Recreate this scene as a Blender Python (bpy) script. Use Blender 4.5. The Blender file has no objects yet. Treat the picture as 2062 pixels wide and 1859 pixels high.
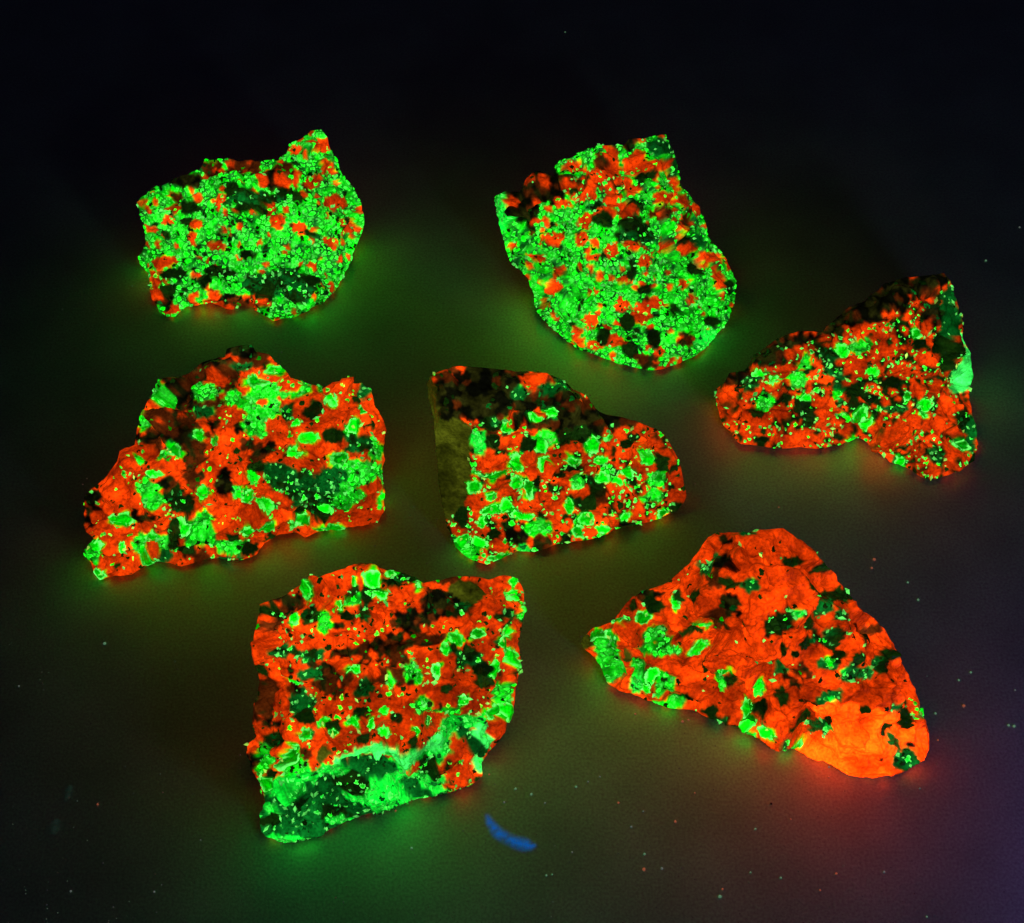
import bpy, math, random
import numpy as np
from mathutils import Vector
from mathutils.geometry import delaunay_2d_cdt
from mathutils.kdtree import KDTree

# ------------------------------------------------------------------ camera, world, lamps, exposure
SC = bpy.context.scene
COL = SC.collection
W, H = 2062.0, 1859.0
PITCH = math.radians(56)
DIST = 0.42
LENS, SENSOR = 52.0, 36.0

cam_d = bpy.data.cameras.new('camera'); cam = bpy.data.objects.new('camera', cam_d); COL.objects.link(cam)
cam_d.lens = LENS; cam_d.sensor_width = SENSOR; cam_d.sensor_fit = 'HORIZONTAL'
cam_d.clip_start = 0.01; cam_d.clip_end = 50
CAM = np.array([0.0, -DIST*math.cos(PITCH), DIST*math.sin(PITCH)])
cam.location = CAM; cam.rotation_euler = (math.pi/2-PITCH, 0, 0)
SC.camera = cam
FWD = np.array([0, math.cos(PITCH), -math.sin(PITCH)])
UP = np.array([0, math.sin(PITCH), math.cos(PITCH)])
RT = np.array([1.0, 0, 0])

world = bpy.data.worlds.new('World'); SC.world = world; world.use_nodes = True
world.node_tree.nodes['Background'].inputs[0].default_value = (0.25, 0.20, 0.90, 1)
world.node_tree.nodes['Background'].inputs[1].default_value = 0.0045

def area(name, loc, tgt, size, power, col):
    l = bpy.data.lights.new(name, 'AREA'); l.size = size; l.energy = power; l.color = col
    o = bpy.data.objects.new(name, l); COL.objects.link(o); o.location = loc
    o.rotation_euler = (Vector(tgt)-Vector(loc)).to_track_quat('-Z', 'Y').to_euler()
    return o
area('hand_lamp', (0.20, -0.26, 0.17), (0.06, -0.04, 0.01), 0.05, 0.014, (0.80, 0.76, 1.0))
area('violet_spill_fill', (0.190, -0.150, 0.035), (0.150, -0.10, 0.0), 0.03, 0.010, (0.25, 0.03, 1.0))  # added unseen source standing for the hand lamp's violet spill in the corner

SC.view_settings.view_transform = 'Standard'
SC.view_settings.look = 'None'
SC.view_settings.exposure = 0
SC.view_settings.gamma = 1
SC.cycles.max_bounces = 8
SC.cycles.diffuse_bounces = 4

def ray(px, py):
    px = np.asarray(px, float); py = np.asarray(py, float)
    u = (px-W/2)/W*SENSOR/LENS; v = -(py-H/2)/W*SENSOR/LENS
    d = FWD+u[..., None]*RT+v[..., None]*UP
    return d
def at(px, py, h=0.0):
    d = ray(px, py); t = (np.asarray(h)-CAM[2])/d[..., 2]
    return CAM+d*t[..., None]

# ------------------------------------------------------------------ noise
def _hash(i, j, k, s):
    n = (i*73856093) ^ (j*19349663) ^ (k*83492791) ^ (s*2654435761 & 0x7fffffff)
    n = (n ^ (n >> 13))*1274126177 & 0x7fffffff
    n = (n ^ (n >> 15))*668265263 & 0x7fffffff
    return ((n ^ (n >> 12)) & 0xffff)/32767.5-1
def vnoise(p, s=0):
    f = np.floor(p).astype(np.int64); t = p-f; t = t*t*(3-2*t)
    r = 0
    for a in (0, 1):
        for b in (0, 1):
            for c in (0, 1):
                w = (t[:, 0] if a else 1-t[:, 0])*(t[:, 1] if b else 1-t[:, 1])*(t[:, 2] if c else 1-t[:, 2])
                r = r+w*_hash(f[:, 0]+a, f[:, 1]+b, f[:, 2]+c, s)
    return r
def fbm(p, s=0, o=3):
    r = 0; a = 1
    for i in range(o):
        r = r+a*vnoise(p*2**i+i*17.3, s+i); a *= .5
    return r

# ------------------------------------------------------------------ materials
def mat(name):
    m = bpy.data.materials.new(name); m.use_nodes = True
    nt = m.node_tree; return m, nt, nt.nodes, nt.links, nt.nodes['Principled BSDF']

def mineral_material(name, rough, bump, glow, spec=0.5):
    m, nt, N, L, b = mat(name)
    a = N.new('ShaderNodeAttribute'); a.attribute_name = 'mineral'
    tc = N.new('ShaderNodeTexCoord')
    nz = N.new('ShaderNodeTexNoise'); nz.inputs['Scale'].default_value = 1400; nz.inputs['Detail'].default_value = 4
    nz2 = N.new('ShaderNodeTexNoise'); nz2.inputs['Scale'].default_value = 380; nz2.inputs['Detail'].default_value = 3
    L.new(tc.outputs['Object'], nz.inputs['Vector']); L.new(tc.outputs['Object'], nz2.inputs['Vector'])
    mr = N.new('ShaderNodeMapRange'); mr.inputs[1].default_value = .3; mr.inputs[2].default_value = .7
    mr.inputs[3].default_value = .62; mr.inputs[4].default_value = 1.25
    L.new(nz.outputs[0], mr.inputs[0])
    mr2 = N.new('ShaderNodeMapRange'); mr2.inputs[1].default_value = .3; mr2.inputs[2].default_value = .7
    mr2.inputs[3].default_value = .75; mr2.inputs[4].default_value = 1.15
    L.new(nz2.outputs[0], mr2.inputs[0])
    mu = N.new('ShaderNodeMath'); mu.operation = 'MULTIPLY'; L.new(mr.outputs[0], mu.inputs[0]); L.new(mr2.outputs[0], mu.inputs[1])
    vm = N.new('ShaderNodeVectorMath'); vm.operation = 'SCALE'
    L.new(a.outputs['Color'], vm.inputs[0]); L.new(mu.outputs[0], vm.inputs['Scale'])
    L.new(vm.outputs[0], b.inputs['Base Color']); L.new(vm.outputs[0], b.inputs['Emission Color'])
    gm = N.new('ShaderNodeMath'); gm.operation = 'MULTIPLY'; gm.inputs[1].default_value = glow
    L.new(a.outputs['Alpha'], gm.inputs[0]); L.new(gm.outputs[0], b.inputs['Emission Strength'])
    # tinted coat standing in for shade: dims the glow where the surface turns away
    b.inputs['Coat Weight'].default_value = 1; b.inputs['Coat IOR'].default_value = 1.12; b.inputs['Coat Roughness'].default_value = .25
    b.inputs['Coat Tint'].default_value = (.37, .37, .37, 1)
    b.inputs['Roughness'].default_value = rough
    b.inputs['Specular IOR Level'].default_value = spec
    bp = N.new('ShaderNodeBump'); bp.inputs['Strength'].default_value = bump; bp.inputs['Distance'].default_value = .0004
    L.new(nz.outputs[0], bp.inputs['Height']); L.new(bp.outputs[0], b.inputs['Normal'])
    bq = N.new('ShaderNodeBump'); bq.inputs['Strength'].default_value = .8; bq.inputs['Distance'].default_value = .0007
    ad = N.new('ShaderNodeMath'); ad.operation = 'MULTIPLY_ADD'; ad.inputs[1].default_value = .35
    L.new(nz.outputs[0], ad.inputs[0]); L.new(nz2.outputs[0], ad.inputs[2])
    L.new(ad.outputs[0], bq.inputs['Height']); L.new(bq.outputs[0], b.inputs['Coat Normal'])
    return m
GLOW = 6.0
M_BODY = mineral_material('calcite_matrix', .55, .5, GLOW, .4)
M_GREEN = mineral_material('green_mineral', .35, .35, GLOW)
M_DARK = mineral_material('dark_mineral', .3, .5, GLOW)

def table_material():
    m, nt, N, L, b = mat('dark_tabletop')
    tc = N.new('ShaderNodeTexCoord')
    n1 = N.new('ShaderNodeTexNoise'); n1.inputs['Scale'].default_value = 1500; n1.inputs['Detail'].default_value = 3
    n2 = N.new('ShaderNodeTexNoise'); n2.inputs['Scale'].default_value = 45; n2.inputs['Detail'].default_value = 5
    for n in (n1, n2): L.new(tc.outputs['Object'], n.inputs['Vector'])
    mr = N.new('ShaderNodeMapRange'); mr.inputs[1].default_value = .25; mr.inputs[2].default_value = .75
    mr.inputs[3].default_value = .7; mr.inputs[4].default_value = 1.35
    L.new(n1.outputs[0], mr.inputs[0])
    mr2 = N.new('ShaderNodeMapRange'); mr2.inputs[1].default_value = .3; mr2.inputs[2].default_value = .7
    mr2.inputs[3].default_value = .85; mr2.inputs[4].default_value = 1.15
    L.new(n2.outputs[0], mr2.inputs[0])
    mu = N.new('ShaderNodeMath'); mu.operation = 'MULTIPLY'; L.new(mr.outputs[0], mu.inputs[0]); L.new(mr2.outputs[0], mu.inputs[1])
    vm = N.new('ShaderNodeVectorMath'); vm.operation = 'SCALE'; vm.inputs[0].default_value = (.52, .80, .56)
    L.new(mu.outputs[0], vm.inputs['Scale']); L.new(vm.outputs[0], b.inputs['Base Color'])
    b.inputs['Roughness'].default_value = .42
    b.inputs['Specular IOR Level'].default_value = 0.6
    b.inputs['Coat Weight'].default_value = 1; b.inputs['Coat Roughness'].default_value = .36; b.inputs['Coat IOR'].default_value = 1.9
    bp = N.new('ShaderNodeBump'); bp.inputs['Strength'].default_value = .25; bp.inputs['Distance'].default_value = .0003
    L.new(n1.outputs[0], bp.inputs['Height']); L.new(bp.outputs[0], b.inputs['Normal'])
    return m

def speck_material(name, col, glow):
    m, nt, N, L, b = mat(name)
    b.inputs['Base Color'].default_value = (*col, 1); b.inputs['Roughness'].default_value = .6
    b.inputs['Emission Color'].default_value = (*col, 1); b.inputs['Emission Strength'].default_value = glow
    return m

# ------------------------------------------------------------------ mesh helper
def new_mesh(name, verts, faces, material, cols=None, smooth=True):
    me = bpy.data.meshes.new(name)
    v = np.asarray(verts, np.float32); f = np.asarray(faces, np.int32)
    me.vertices.add(len(v)); me.vertices.foreach_set('co', v.ravel())
    me.loops.add(len(f)*3); me.loops.foreach_set('vertex_index', f.ravel())
    me.polygons.add(len(f)); me.polygons.foreach_set('loop_start', np.arange(0, len(f)*3, 3, dtype=np.int32))
    me.polygons.foreach_set('use_smooth', np.full(len(f), smooth, dtype=bool))
    if cols is not None:
        at_ = me.attributes.new('mineral', 'FLOAT_COLOR', 'POINT')
        at_.data.foreach_set('color', np.asarray(cols, np.float32).ravel())
    me.update(calc_edges=True); me.materials.append(material)
    return me
def link(name, me, parent=None, loc=None):
    o = bpy.data.objects.new(name, me); COL.objects.link(o)
    if parent is not None: o.parent = parent
    if loc is not None: o.location = loc
    return o
def tag(o, label, cat, group=None, kind=None):
    o['label'] = label; o['category'] = cat
    if group: o['group'] = group
    if kind: o['kind'] = kind
def normals(v, f):
    n = np.cross(v[f[:, 1]]-v[f[:, 0]], v[f[:, 2]]-v[f[:, 0]])
    r = np.zeros_like(v)
    for k in range(3): np.add.at(r, f[:, k], n)
    return r/(np.linalg.norm(r, axis=1, keepdims=True)+1e-20)

# ------------------------------------------------------------------ the table
ts = 1.2
tv = [(-ts, -ts, 0), (ts, -ts, 0), (ts, ts, 0), (-ts, ts, 0), (-ts, -ts, -.03), (ts, -ts, -.03), (ts, ts, -.03), (-ts, ts, -.03)]
tf = [(0, 1, 2), (0, 2, 3), (4, 6, 5), (4, 7, 6), (0, 4, 5), (0, 5, 1), (1, 5, 6), (1, 6, 2), (2, 6, 7), (2, 7, 3), (3, 7, 4), (3, 4, 0)]
tab = link('table_surface', new_mesh('table_surface', tv, tf, table_material(), smooth=False)); tab['kind'] = 'structure'

# ------------------------------------------------------------------ rocks
HS = 1.35
PAL = {  # linear colour, glow multiplier
    'G': ((.0005, .45, .0015), 2.0), 'S': ((.001, .58, .02), 1.45), 'O': ((.78, .043, .001), 1.05), 'o': ((.20, .035, .004), .35),  # o: dull orange mineral, also paints shade on upper faces
    'D': ((.0055, .026, .0018), .8), 'd': ((.030, .032, .004), .5), 'k': ((.006, .007, .002), .4), 'Y': ((1.0, .046, .001), 3.4),  # d, k: dark mineral and shade painted on tops; Y: lamp-lit brightness painted in
    's': ((.002, .13, .012), .8), 'E': ((.050, .060, .003), .95), 'W': ((.032, .66, .075), 2.3)}  # E: olive with shade painted in, for faces turned from the lamp
MINT = np.array((.085, .62, .085))  # pale tint that paints bright edge halos and glints on the grains
MIX = {
    'G': 'GGGGGGGGOD', 'O': 'OOOOOOOOOOOOD', 'D': 'DDDDDDsG', 'M': 'GGGGOOOODD', 'g': 'DDDssGGG', 'o': 'oooodDOG', 'd': 'dddkkoDs',
    'k': 'kkkkddoD', 'S': 'SSSSSSs', 's': 'ssssDDS', 'Y': 'YYYYYYYO', 'N': 'GGGGOODD', 'R': 'OOOOODDG', 'E': 'E', 'W': 'WWWS'}

def build_rock(name_label, crop, outline, inner, zones, default, seed, grain=.0021, gs=.82, hscale=HS, dz=1.0, oz=1.0, omix='OOOOOOOOOODG', edge_h=.014, hrange=90, thick=.020, rough=1.0,
               rfill=(.36, .60), dome=.00028):
    grain *= gs
    zones = [(z[0], z[1], z[2]*oz, z[3]*oz, z[4]) if z[4] == 'O' else z for z in zones]
    zones = [(z[0], z[1], z[2]*dz, z[3]*dz, z[4]) if z[4] in 'Ds' and z[2] > 25 else z for z in zones]
    rng = random.Random(seed); nr = np.random.default_rng(seed)
    ox, oy, sc = crop
    def cv(a): return [(ox+x/sc, oy+y/sc) for x, y in a]
    P = np.array(cv([(p[0], p[1]) for p in outline]))
    hs = [p[2] if len(p) > 2 else None for p in outline]
    # automatic edge heights from the distance above the lower edge of the outline
    n = len(P)
    def lower_y(x):
        best = -1e9
        for i in range(n):
            a, b = P[i], P[(i+1) % n]
            if (a[0]-x)*(b[0]-x) <= 0 and a[0] != b[0]:
                best = max(best, a[1]+(b[1]-a[1])*(x-a[0])/(b[0]-a[0]))
        return best
    hh = []
    for i in range(n):
        if hs[i] is not None: hh.append(hs[i]*.001); continue
        d = max(0, lower_y(P[i][0])-P[i][1]); t = min(1, d/hrange)
        hh.append(.0008+edge_h*t*t*(3-2*t))
    CP = [tuple(p) for p in P]+cv([(p[0], p[1]) for p in inner]); CH = hh+[p[2]*.001 for p in inner]
    r = delaunay_2d_cdt([Vector(p) for p in CP], [], [list(range(n))], 1, 1e-4)
    cvx = np.array([tuple(v) for v in r[0]]); ctri = []
    chx = np.array([CH[o[0]] if len(o) else 0 for o in r[3]])
    for f in r[2]:
        for k in range(1, len(f)-1): ctri.append((f[0], f[k], f[k+1]))
    ctri = np.array(ctri)
    # dense, jagged outline
    dense = []
    for i in range(n):
        a, b = P[i], P[(i+1) % n]; L_ = np.hypot(*(b-a)); m = max(1, int(L_/2.6))
        for k in range(m): dense.append(a+(b-a)*k/m)
    dense = np.array(dense)
    q = np.c_[dense/9.0, np.full(len(dense), seed*3.1)]
    q2 = np.c_[dense/22.0, np.full(len(dense), seed*5.1+9)]
    tang = np.roll(dense, -1, 0)-np.roll(dense, 1, 0); nrm = np.c_[tang[:, 1], -tang[:, 0]]; nrm /= np.linalg.norm(nrm, axis=1, keepdims=True)
    dense = dense+nrm*(vnoise(q, 3)*1.7*rough+vnoise(q2, 4)*2.0*rough)[:, None]
    nb = len(dense)
    # interior points
    def fill(sp, margin):
        x0, y0 = dense.min(0); x1, y1 = dense.max(0)
        pts = []
        ys = np.arange(y0, y1, sp*.866)
        for j, y in enumerate(ys):
            xs = np.arange(x0+(j % 2)*sp/2, x1, sp); pts.append(np.c_[xs, np.full(len(xs), y)])
        pts = np.concatenate(pts); pts = pts+nr.uniform(-.18*sp, .18*sp, pts.shape)
        ins = np.zeros(len(pts), bool)
        X, Y = pts[:, 0], pts[:, 1]
        for i in range(nb):
            a, b = dense[i], dense[(i+1) % nb]
            if a[1] == b[1]: continue
            c = ((a[1] > Y) != (b[1] > Y)) & (X < (b[0]-a[0])*(Y-a[1])/(b[1]-a[1])+a[0]); ins ^= c
        pts = pts[ins]
        kd = KDTree(nb)
        for i, d in enumerate(dense): kd.insert((d[0], d[1], 0), i)
        kd.balance()
        dd = np.array([kd.find((p[0], p[1], 0))[2] for p in pts])
        return pts[dd > margin], dd[dd > margin]
    def tri(pts):
        allp = np.concatenate([dense, pts])
        rr = delaunay_2d_cdt([Vector(p) for p in allp], [], [list(range(nb))], 1, 1e-5)
        out = np.array([tuple(v) for v in rr[0]]); f = []
        for g in rr[2]:
            for k in range(1, len(g)-1): f.append((g[0], g[k], g[k+1]))
        org = [o[0] if len(o) else -1 for o in rr[3]]
        return out, np.array(f), np.array(org)
    def height(pts):
        best = np.full(len(pts), -1e9); h = np.zeros(len(pts))
        for t in ctri:
            a, b, c = cvx[t]; den = (b[1]-c[1])*(a[0]-c[0])+(c[0]-b[0])*(a[1]-c[1])
            if abs(den) < 1e-6: continue
            l1 = ((b[1]-c[1])*(pts[:, 0]-c[0])+(c[0]-b[0])*(pts[:, 1]-c[1]))/den
            l2 = ((c[1]-a[1])*(pts[:, 0]-c[0])+(a[0]-c[0])*(pts[:, 1]-c[1]))/den
            mb = np.minimum(np.minimum(l1, l2), 1-l1-l2); hv = l1*chx[t[0]]+l2*chx[t[1]]+(1-l1-l2)*chx[t[2]]
            s = mb > best; best[s] = mb[s]; h[s] = hv[s]
        return np.clip(h*hscale, .0006, .08)
    fp, fd = fill(2.35, 1.4)
    V2, F, org = tri(fp)
    cr = (V2[F[:, 1], 0]-V2[F[:, 0], 0])*(V2[F[:, 2], 1]-V2[F[:, 0], 1])-(V2[F[:, 1], 1]-V2[F[:, 0], 1])*(V2[F[:, 2], 0]-V2[F[:, 0], 0])
    F[cr > 0] = F[cr > 0][:, ::-1]          # face the camera (image y points down)
    h = height(V2)
    # soften the facets a little
    E = np.unique(np.sort(np.concatenate([F[:, [0, 1]], F[:, [1, 2]], F[:, [2, 0]]]), axis=1), axis=0)
    deg = np.zeros(len(V2)); np.add.at(deg, E[:, 0], 1); np.add.at(deg, E[:, 1], 1)
    def smooth(x, it):
        for _ in range(it):
            s = np.zeros_like(x); np.add.at(s, E[:, 0], x[E[:, 1]]); np.add.at(s, E[:, 1], x[E[:, 0]]); x = .4*x+.6*s/(deg.reshape(-1, *([1]*(x.ndim-1))))
        return x
    h = smooth(h, 14)
    V = at(V2[:, 0], V2[:, 1], h)
    N_ = normals(V, F)
    # distance to the silhouette
    isb = (org >= 0) & (org < nb); bidx = {int(org[i]): i for i in np.where(isb)[0]}
    kd = KDTree(nb)
    for i, d in enumerate(dense): kd.insert((d[0], d[1], 0), i)
    kd.balance()
    ed = np.array([kd.find((p[0], p[1], 0))[2] for p in V2])
    fade = np.clip(ed/14, 0.12, 1)
    # chiselled facets
    cs = nr.uniform(V.min(0), V.max(0), (140, 3)); tl = nr.normal(0, .20, (140, 3))
    wp = V+.0016*np.c_[vnoise(V*300, 11), vnoise(V*300, 12), vnoise(V*300, 13)]
    d2 = ((wp[:, None, :]-cs[None])**2).sum(2); ci = d2.argmin(1)
    fac = (tl[ci]*(V-cs[ci])).sum(1)
    fac = smooth(fac, 3)
    disp = fac*.8*rough+rough*(.0011*fbm(V*120, seed, 3)+.00045*fbm(V*420, seed+5, 2)+.00014*vnoise(V*1500, seed+8))
    fold = 1-np.abs(fbm(V*np.array((95, 150, 190)), seed+61, 2))*1.9
    fold = np.clip(fold, 0, 1)
    disp = disp*1.4+rough*.0013*(fold-.5)
    for z in zones:                                      # the olive face, shade painted into its colour, is nearly smooth
        if z[4] == 'E':
            d_ = (((V2[:, 0]-ox)*sc-z[0])/z[2])**2+(((V2[:, 1]-oy)*sc-z[1])/z[3])**2
            disp = disp*(1-.8*np.clip((1.1-d_)*4, 0, 1))
    V = V+N_*(disp*fade)[:, None]
    V[:, 2] = np.maximum(V[:, 2], .0003)
    # mineral seeds spread over the surface
    cxy = np.c_[(V2[:, 0]-ox)*sc, (V2[:, 1]-oy)*sc]
    cell = {}
    seeds = []
    order = list(range(len(V))); rng.shuffle(order)
    jx = vnoise(np.c_[cxy/38, np.zeros(len(V))], 77)*11+vnoise(np.c_[cxy/14, np.zeros(len(V))], 79)*9
    jy = vnoise(np.c_[cxy/38, np.ones(len(V))*7], 78)*11+vnoise(np.c_[cxy/14, np.ones(len(V))*3], 80)*9
    zi = np.full(len(V), -1); zd = np.zeros(len(V)); za = np.full(len(V), 1e12)
    for n__, z in enumerate(zones):
        d = ((cxy[:, 0]+jx-z[0])/z[2])**2+((cxy[:, 1]+jy-z[1])/z[3])**2
        m_ = (d <= 1) & (z[2]*z[3] < za); zi[m_] = n__; zd[m_] = d[m_]; za[m_] = z[2]*z[3]
    for i in order:
        x, y, z = V[i]
        key = (int(x//grain), int(y//grain), int(z//grain)); ok = True
        rad = grain*(.62+.6*((i*7919) % 101)/101)
        for a in (-1, 0, 1):
            for b in (-1, 0, 1):
                for c in (-1, 0, 1):
                    for s in cell.get((key[0]+a, key[1]+b, key[2]+c), ()):
                        if (s[0]-x)**2+(s[1]-y)**2+(s[2]-z)**2 < (.5*(rad+s[3]))**2: ok = False; break
                    if not ok: break
                if not ok: break
            if not ok: break
        if ok:
            cell.setdefault(key, []).append((x, y, z, rad)); seeds.append((i, rad))
    ns = len(seeds); skd = KDTree(ns)
    stype = []; srad = []
    for k, (i, rad) in enumerate(seeds):
        skd.insert(V[i], k)
        zt = zones[zi[i]][4] if zi[i] >= 0 else default
        t = rng.choice(omix if zt == 'O' else MIX[zt]); stype.append(t)
        srad.append(rad*rng.uniform(*rfill)*(1.75 if (zt in 'GSDd') else 1.0))
    skd.balance()
    wv = V+grain*.30*(np.c_[vnoise(V*700, 21), vnoise(V*700, 22), vnoise(V*700, 23)]+.7*np.c_[vnoise(V*1900, 24), vnoise(V*1900, 25), vnoise(V*1900, 26)])
    s1 = np.zeros(len(V), int); dd1 = np.zeros(len(V)); dd2 = np.zeros(len(V))
    for i in range(len(V)):
        r2 = skd.find_n(wv[i], 2); s1[i] = r2[0][1]; dd1[i] = r2[0][2]; dd2[i] = r2[1][2]
    srad = np.array(srad)
    edge = np.minimum((dd2-dd1)*.5, srad[s1]-dd1)       # > 0 inside a grain
    zseed0 = [zones[zi[i]][4] if zi[i] >= 0 else default for i, _ in seeds]
    big = np.zeros(len(V), bool)
    for n__, z in enumerate(zones):                      # single large crystals
        if z[4] not in ('G', 'D') or z[2]*z[3]/sc**2 > 17.5**2: continue
        m_ = zi == n__
        if m_.sum() < 12: continue
        vi = int(np.where(m_)[0][zd[m_].argmin()]); r_ = math.sqrt(z[2]*z[3])/sc*.000125
        seeds.append((vi, r_)); stype.append(z[4]); srad = np.append(srad, r_); zseed0.append('N' if z[4] == 'G' else 'D')
        s1[m_] = len(seeds)-1; edge[m_] = (1-np.sqrt(zd[m_]))*r_; dd1[m_] = 0; dd2[m_] = grain; big |= m_
    ns = len(seeds); stype = np.array(stype)
    # matrix colour: zone colour of the nearest non-grain seed; default orange or dark
    zt_v = stype[s1]
    base = np.zeros((len(V), 3)); glow = np.zeros(len(V))
    mk = {'G': 's', 'D': 'k'}
    zcol = {}
    zseed = zseed0
    for k in range(ns):
        t = stype[k]; z = zseed[k]
        if t in 'GDs' :
            m = {'G': 'GsG', 'O': 'O', 'D': 'D', 'M': 'OD', 'g': 'Ds', 'o': 'oo', 'd': 'ddk', 'k': 'kkd', 'S': 'S', 's': 's', 'Y': 'Y', 'N': 'OD', 'R': 'OO', 'E': 'E', 'W': 'W'}[z]
            t = rng.choice(m)
        c, g = PAL[t]; j = rng.uniform(.72, 1.12)
        zcol[k] = (np.array(c)*j, g)
    bc = np.array([zcol[k][0] for k in range(ns)]); bg = np.array([zcol[k][1] for k in range(ns)])
    base = bc[s1]; glow = bg[s1]
    # the mapped patches keep their own outline in the matrix, whatever the grains do
    zc = []
    for z in zones:
        t = {'M': None, 'N': None, 'g': None, 'R': None, 'o': None, 'd': None, 'k': None}.get(z[4], z[4])
        zc.append(None if t is None else (np.array(PAL[t][0])*rng.uniform(.72, 1.1), PAL[t][1]))
    for n__, z in enumerate(zones):
        if zc[n__] is None: continue
        m_ = zi == n__
        keepg = m_ & ~((zt_v == 's') & (dd1 < srad[s1]))
        base[keepg] = zc[n__][0]; glow[keepg] = zc[n__][1]
    m_ = (zi < 0) | np.isin(zi, [n__ for n__ in range(len(zones)) if zc[n__] is None])
    e0 = (dd2-dd1)/grain
    gm_ = np.isin(zi, [n__ for n__ in range(len(zones)) if zones[n__][4] in 'GS']) | ((zi < 0) & (default == 'G') & np.isin(zt_v, list('G')))
    per = nr.uniform(.30, 1.0, ns)[s1]; rimw = nr.uniform(0, .45, ns)[s1]*np.clip(1-np.abs(e0-.2)/.13, 0, 1)
    per = np.where(np.isin(zi, [n__ for n__ in range(len(zones)) if zones[n__][4] == 'S']), .65+.5*per, per)
    g2 = base*per[:, None]*(1-rimw)[:, None]+MINT*rimw[:, None]
    g2 = g2*np.clip(.42+e0/.07, .42, 1)[:, None]
    base[gm_] = g2[gm_]
    blk = nr.uniform(.60, 1.12, 140)[ci]*(.72+.36*fold)  # facet and fold tones painted in for relief shading, furrows darker
    base = base*smooth(blk, 2)[:, None]
    vary = np.clip(.78+.42*fbm(V*210, 51+seed, 3)+.22*vnoise(V*1300, 57), .30, 1.15)
    base = base*vary[:, None]
    # hairline cracks and small dark inclusions
    cr_ = np.abs(vnoise(V*330+vnoise(V*900, 31)[:, None]*.3, 32+seed)); crack = np.clip(1-cr_/.035, 0, 1)*(vnoise(V*110, 5) > .1)
    base = base*(1-.5*crack)[:, None]
    V = V-N_*(.00018*crack)[:, None]
    pit = np.clip((vnoise(V*800, 41+seed)-.76)*8, 0, 1); base = base*(1-.75*pit)[:, None]
    cols = np.c_[smooth(base, 1), smooth(glow, 1)]
    grow = (np.isin(stype, list('GDsS')))
    # back shell along the viewing rays, so that the silhouette stays and the rock has real depth
    bp, bd = fill(7.0, 3.0)
    B2, BF, borg = tri(bp)
    fk = KDTree(len(V2))
    for i, p in enumerate(V2): fk.insert((p[0], p[1], 0), i)
    fk.balance()
    near = np.array([fk.find((p[0], p[1], 0))[1] for p in B2])
    bed = np.array([kd.find((p[0], p[1], 0))[2] for p in B2])
    R = bed.max(); tt = thick*np.sqrt(np.clip(1-(1-np.clip(bed/min(R, 110), 0, 1))**2, 0, 1))
    dirs = CAM*0+(V[near]-CAM); dirs /= np.linalg.norm(dirs, axis=1, keepdims=True)
    tg = np.maximum(0.0004, (V[near][:, 2]-.0002)/np.maximum(-dirs[:, 2], 1e-4))
    tt = np.minimum(tt+.0008*np.abs(vnoise(V[near]*150, 9)), tg)
    BV = V[near]+dirs*tt[:, None]
    bmap = np.zeros(len(B2), int); keep = []
    for i in range(len(B2)):
        o = borg[i]
        if 0 <= o < nb and int(o) in bidx: bmap[i] = bidx[int(o)]
        else: bmap[i] = len(V)+len(keep); keep.append(i)
    crb = (B2[BF[:, 1], 0]-B2[BF[:, 0], 0])*(B2[BF[:, 2], 1]-B2[BF[:, 0], 1])-(B2[BF[:, 1], 1]-B2[BF[:, 0], 1])*(B2[BF[:, 2], 0]-B2[BF[:, 0], 0])
    BF[crb < 0] = BF[crb < 0][:, ::-1]
    AV = np.concatenate([V, BV[keep]]); AF = np.concatenate([F, bmap[BF]])
    bcol = np.array([(*(np.array(PAL[rng.choice('dOkDo')][0])*rng.uniform(.5, 1)), .25) for _ in keep])
    AC = np.concatenate([cols, bcol]) if len(keep) else cols
    c = AV.mean(0); base_pt = np.array([c[0], c[1], 0.0])
    root = bpy.data.objects.new('mineral_rock', None); COL.objects.link(root); root.location = base_pt
    root.empty_display_size = .01
    tag(root, name_label, 'rock', 'glowing rocks laid out on the dark table')
    link('rock_body', new_mesh('rock_body', AV-base_pt, AF, M_BODY, AC), root)
    # raised crystals, each its own object
    fs = s1[F]; same = (fs[:, 0] == fs[:, 1]) & (fs[:, 1] == fs[:, 2]) & grow[fs[:, 0]]
    inside = (edge > -grain*.05)
    sz = zi[np.array([i for i, _ in seeds])]
    inside &= (sz[s1] == zi) | (edge > grain*.12) & np.isin(stype[s1], list('G'))
    same &= inside[F].all(1)
    Fs = F[same]; sid = fs[same, 0]; o_ = np.argsort(sid, kind='stable'); Fs = Fs[o_]; sid = sid[o_]
    ids, st, ct = np.unique(sid, return_index=True, return_counts=True)
    rank = np.argsort(-ct); small = []
    Nn = normals(V, F)
    def grain_mesh(k, ff):
        t = stype[k]; u, inv = np.unique(ff, return_inverse=True)
        cc, g = PAL[t]; cc = np.array(cc)
        e = np.clip(edge[u]/(srad[k]*.45), 0, 1)
        # rim vertices sink below the surface
        off = np.where(e <= .02, -.00012, dome*(.35+1.0*np.sqrt(e)))*(1.0 if t != 'D' else .8)
        cen = V[u].mean(0); tv_ = nr.normal(0, .16, 3)
        nv = Nn[u].mean(0); nv /= np.linalg.norm(nv)+1e-9
        vv = V[u]+nv*off[:, None]*.6+Nn[u]*off[:, None]*.4+nv*((V[u]-cen)@tv_)[:, None]*np.clip(e*2, 0, 1)[:, None]
        fl = rng.uniform(.18, .95)
        col = np.tile(cc*fl, (len(u), 1))
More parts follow.
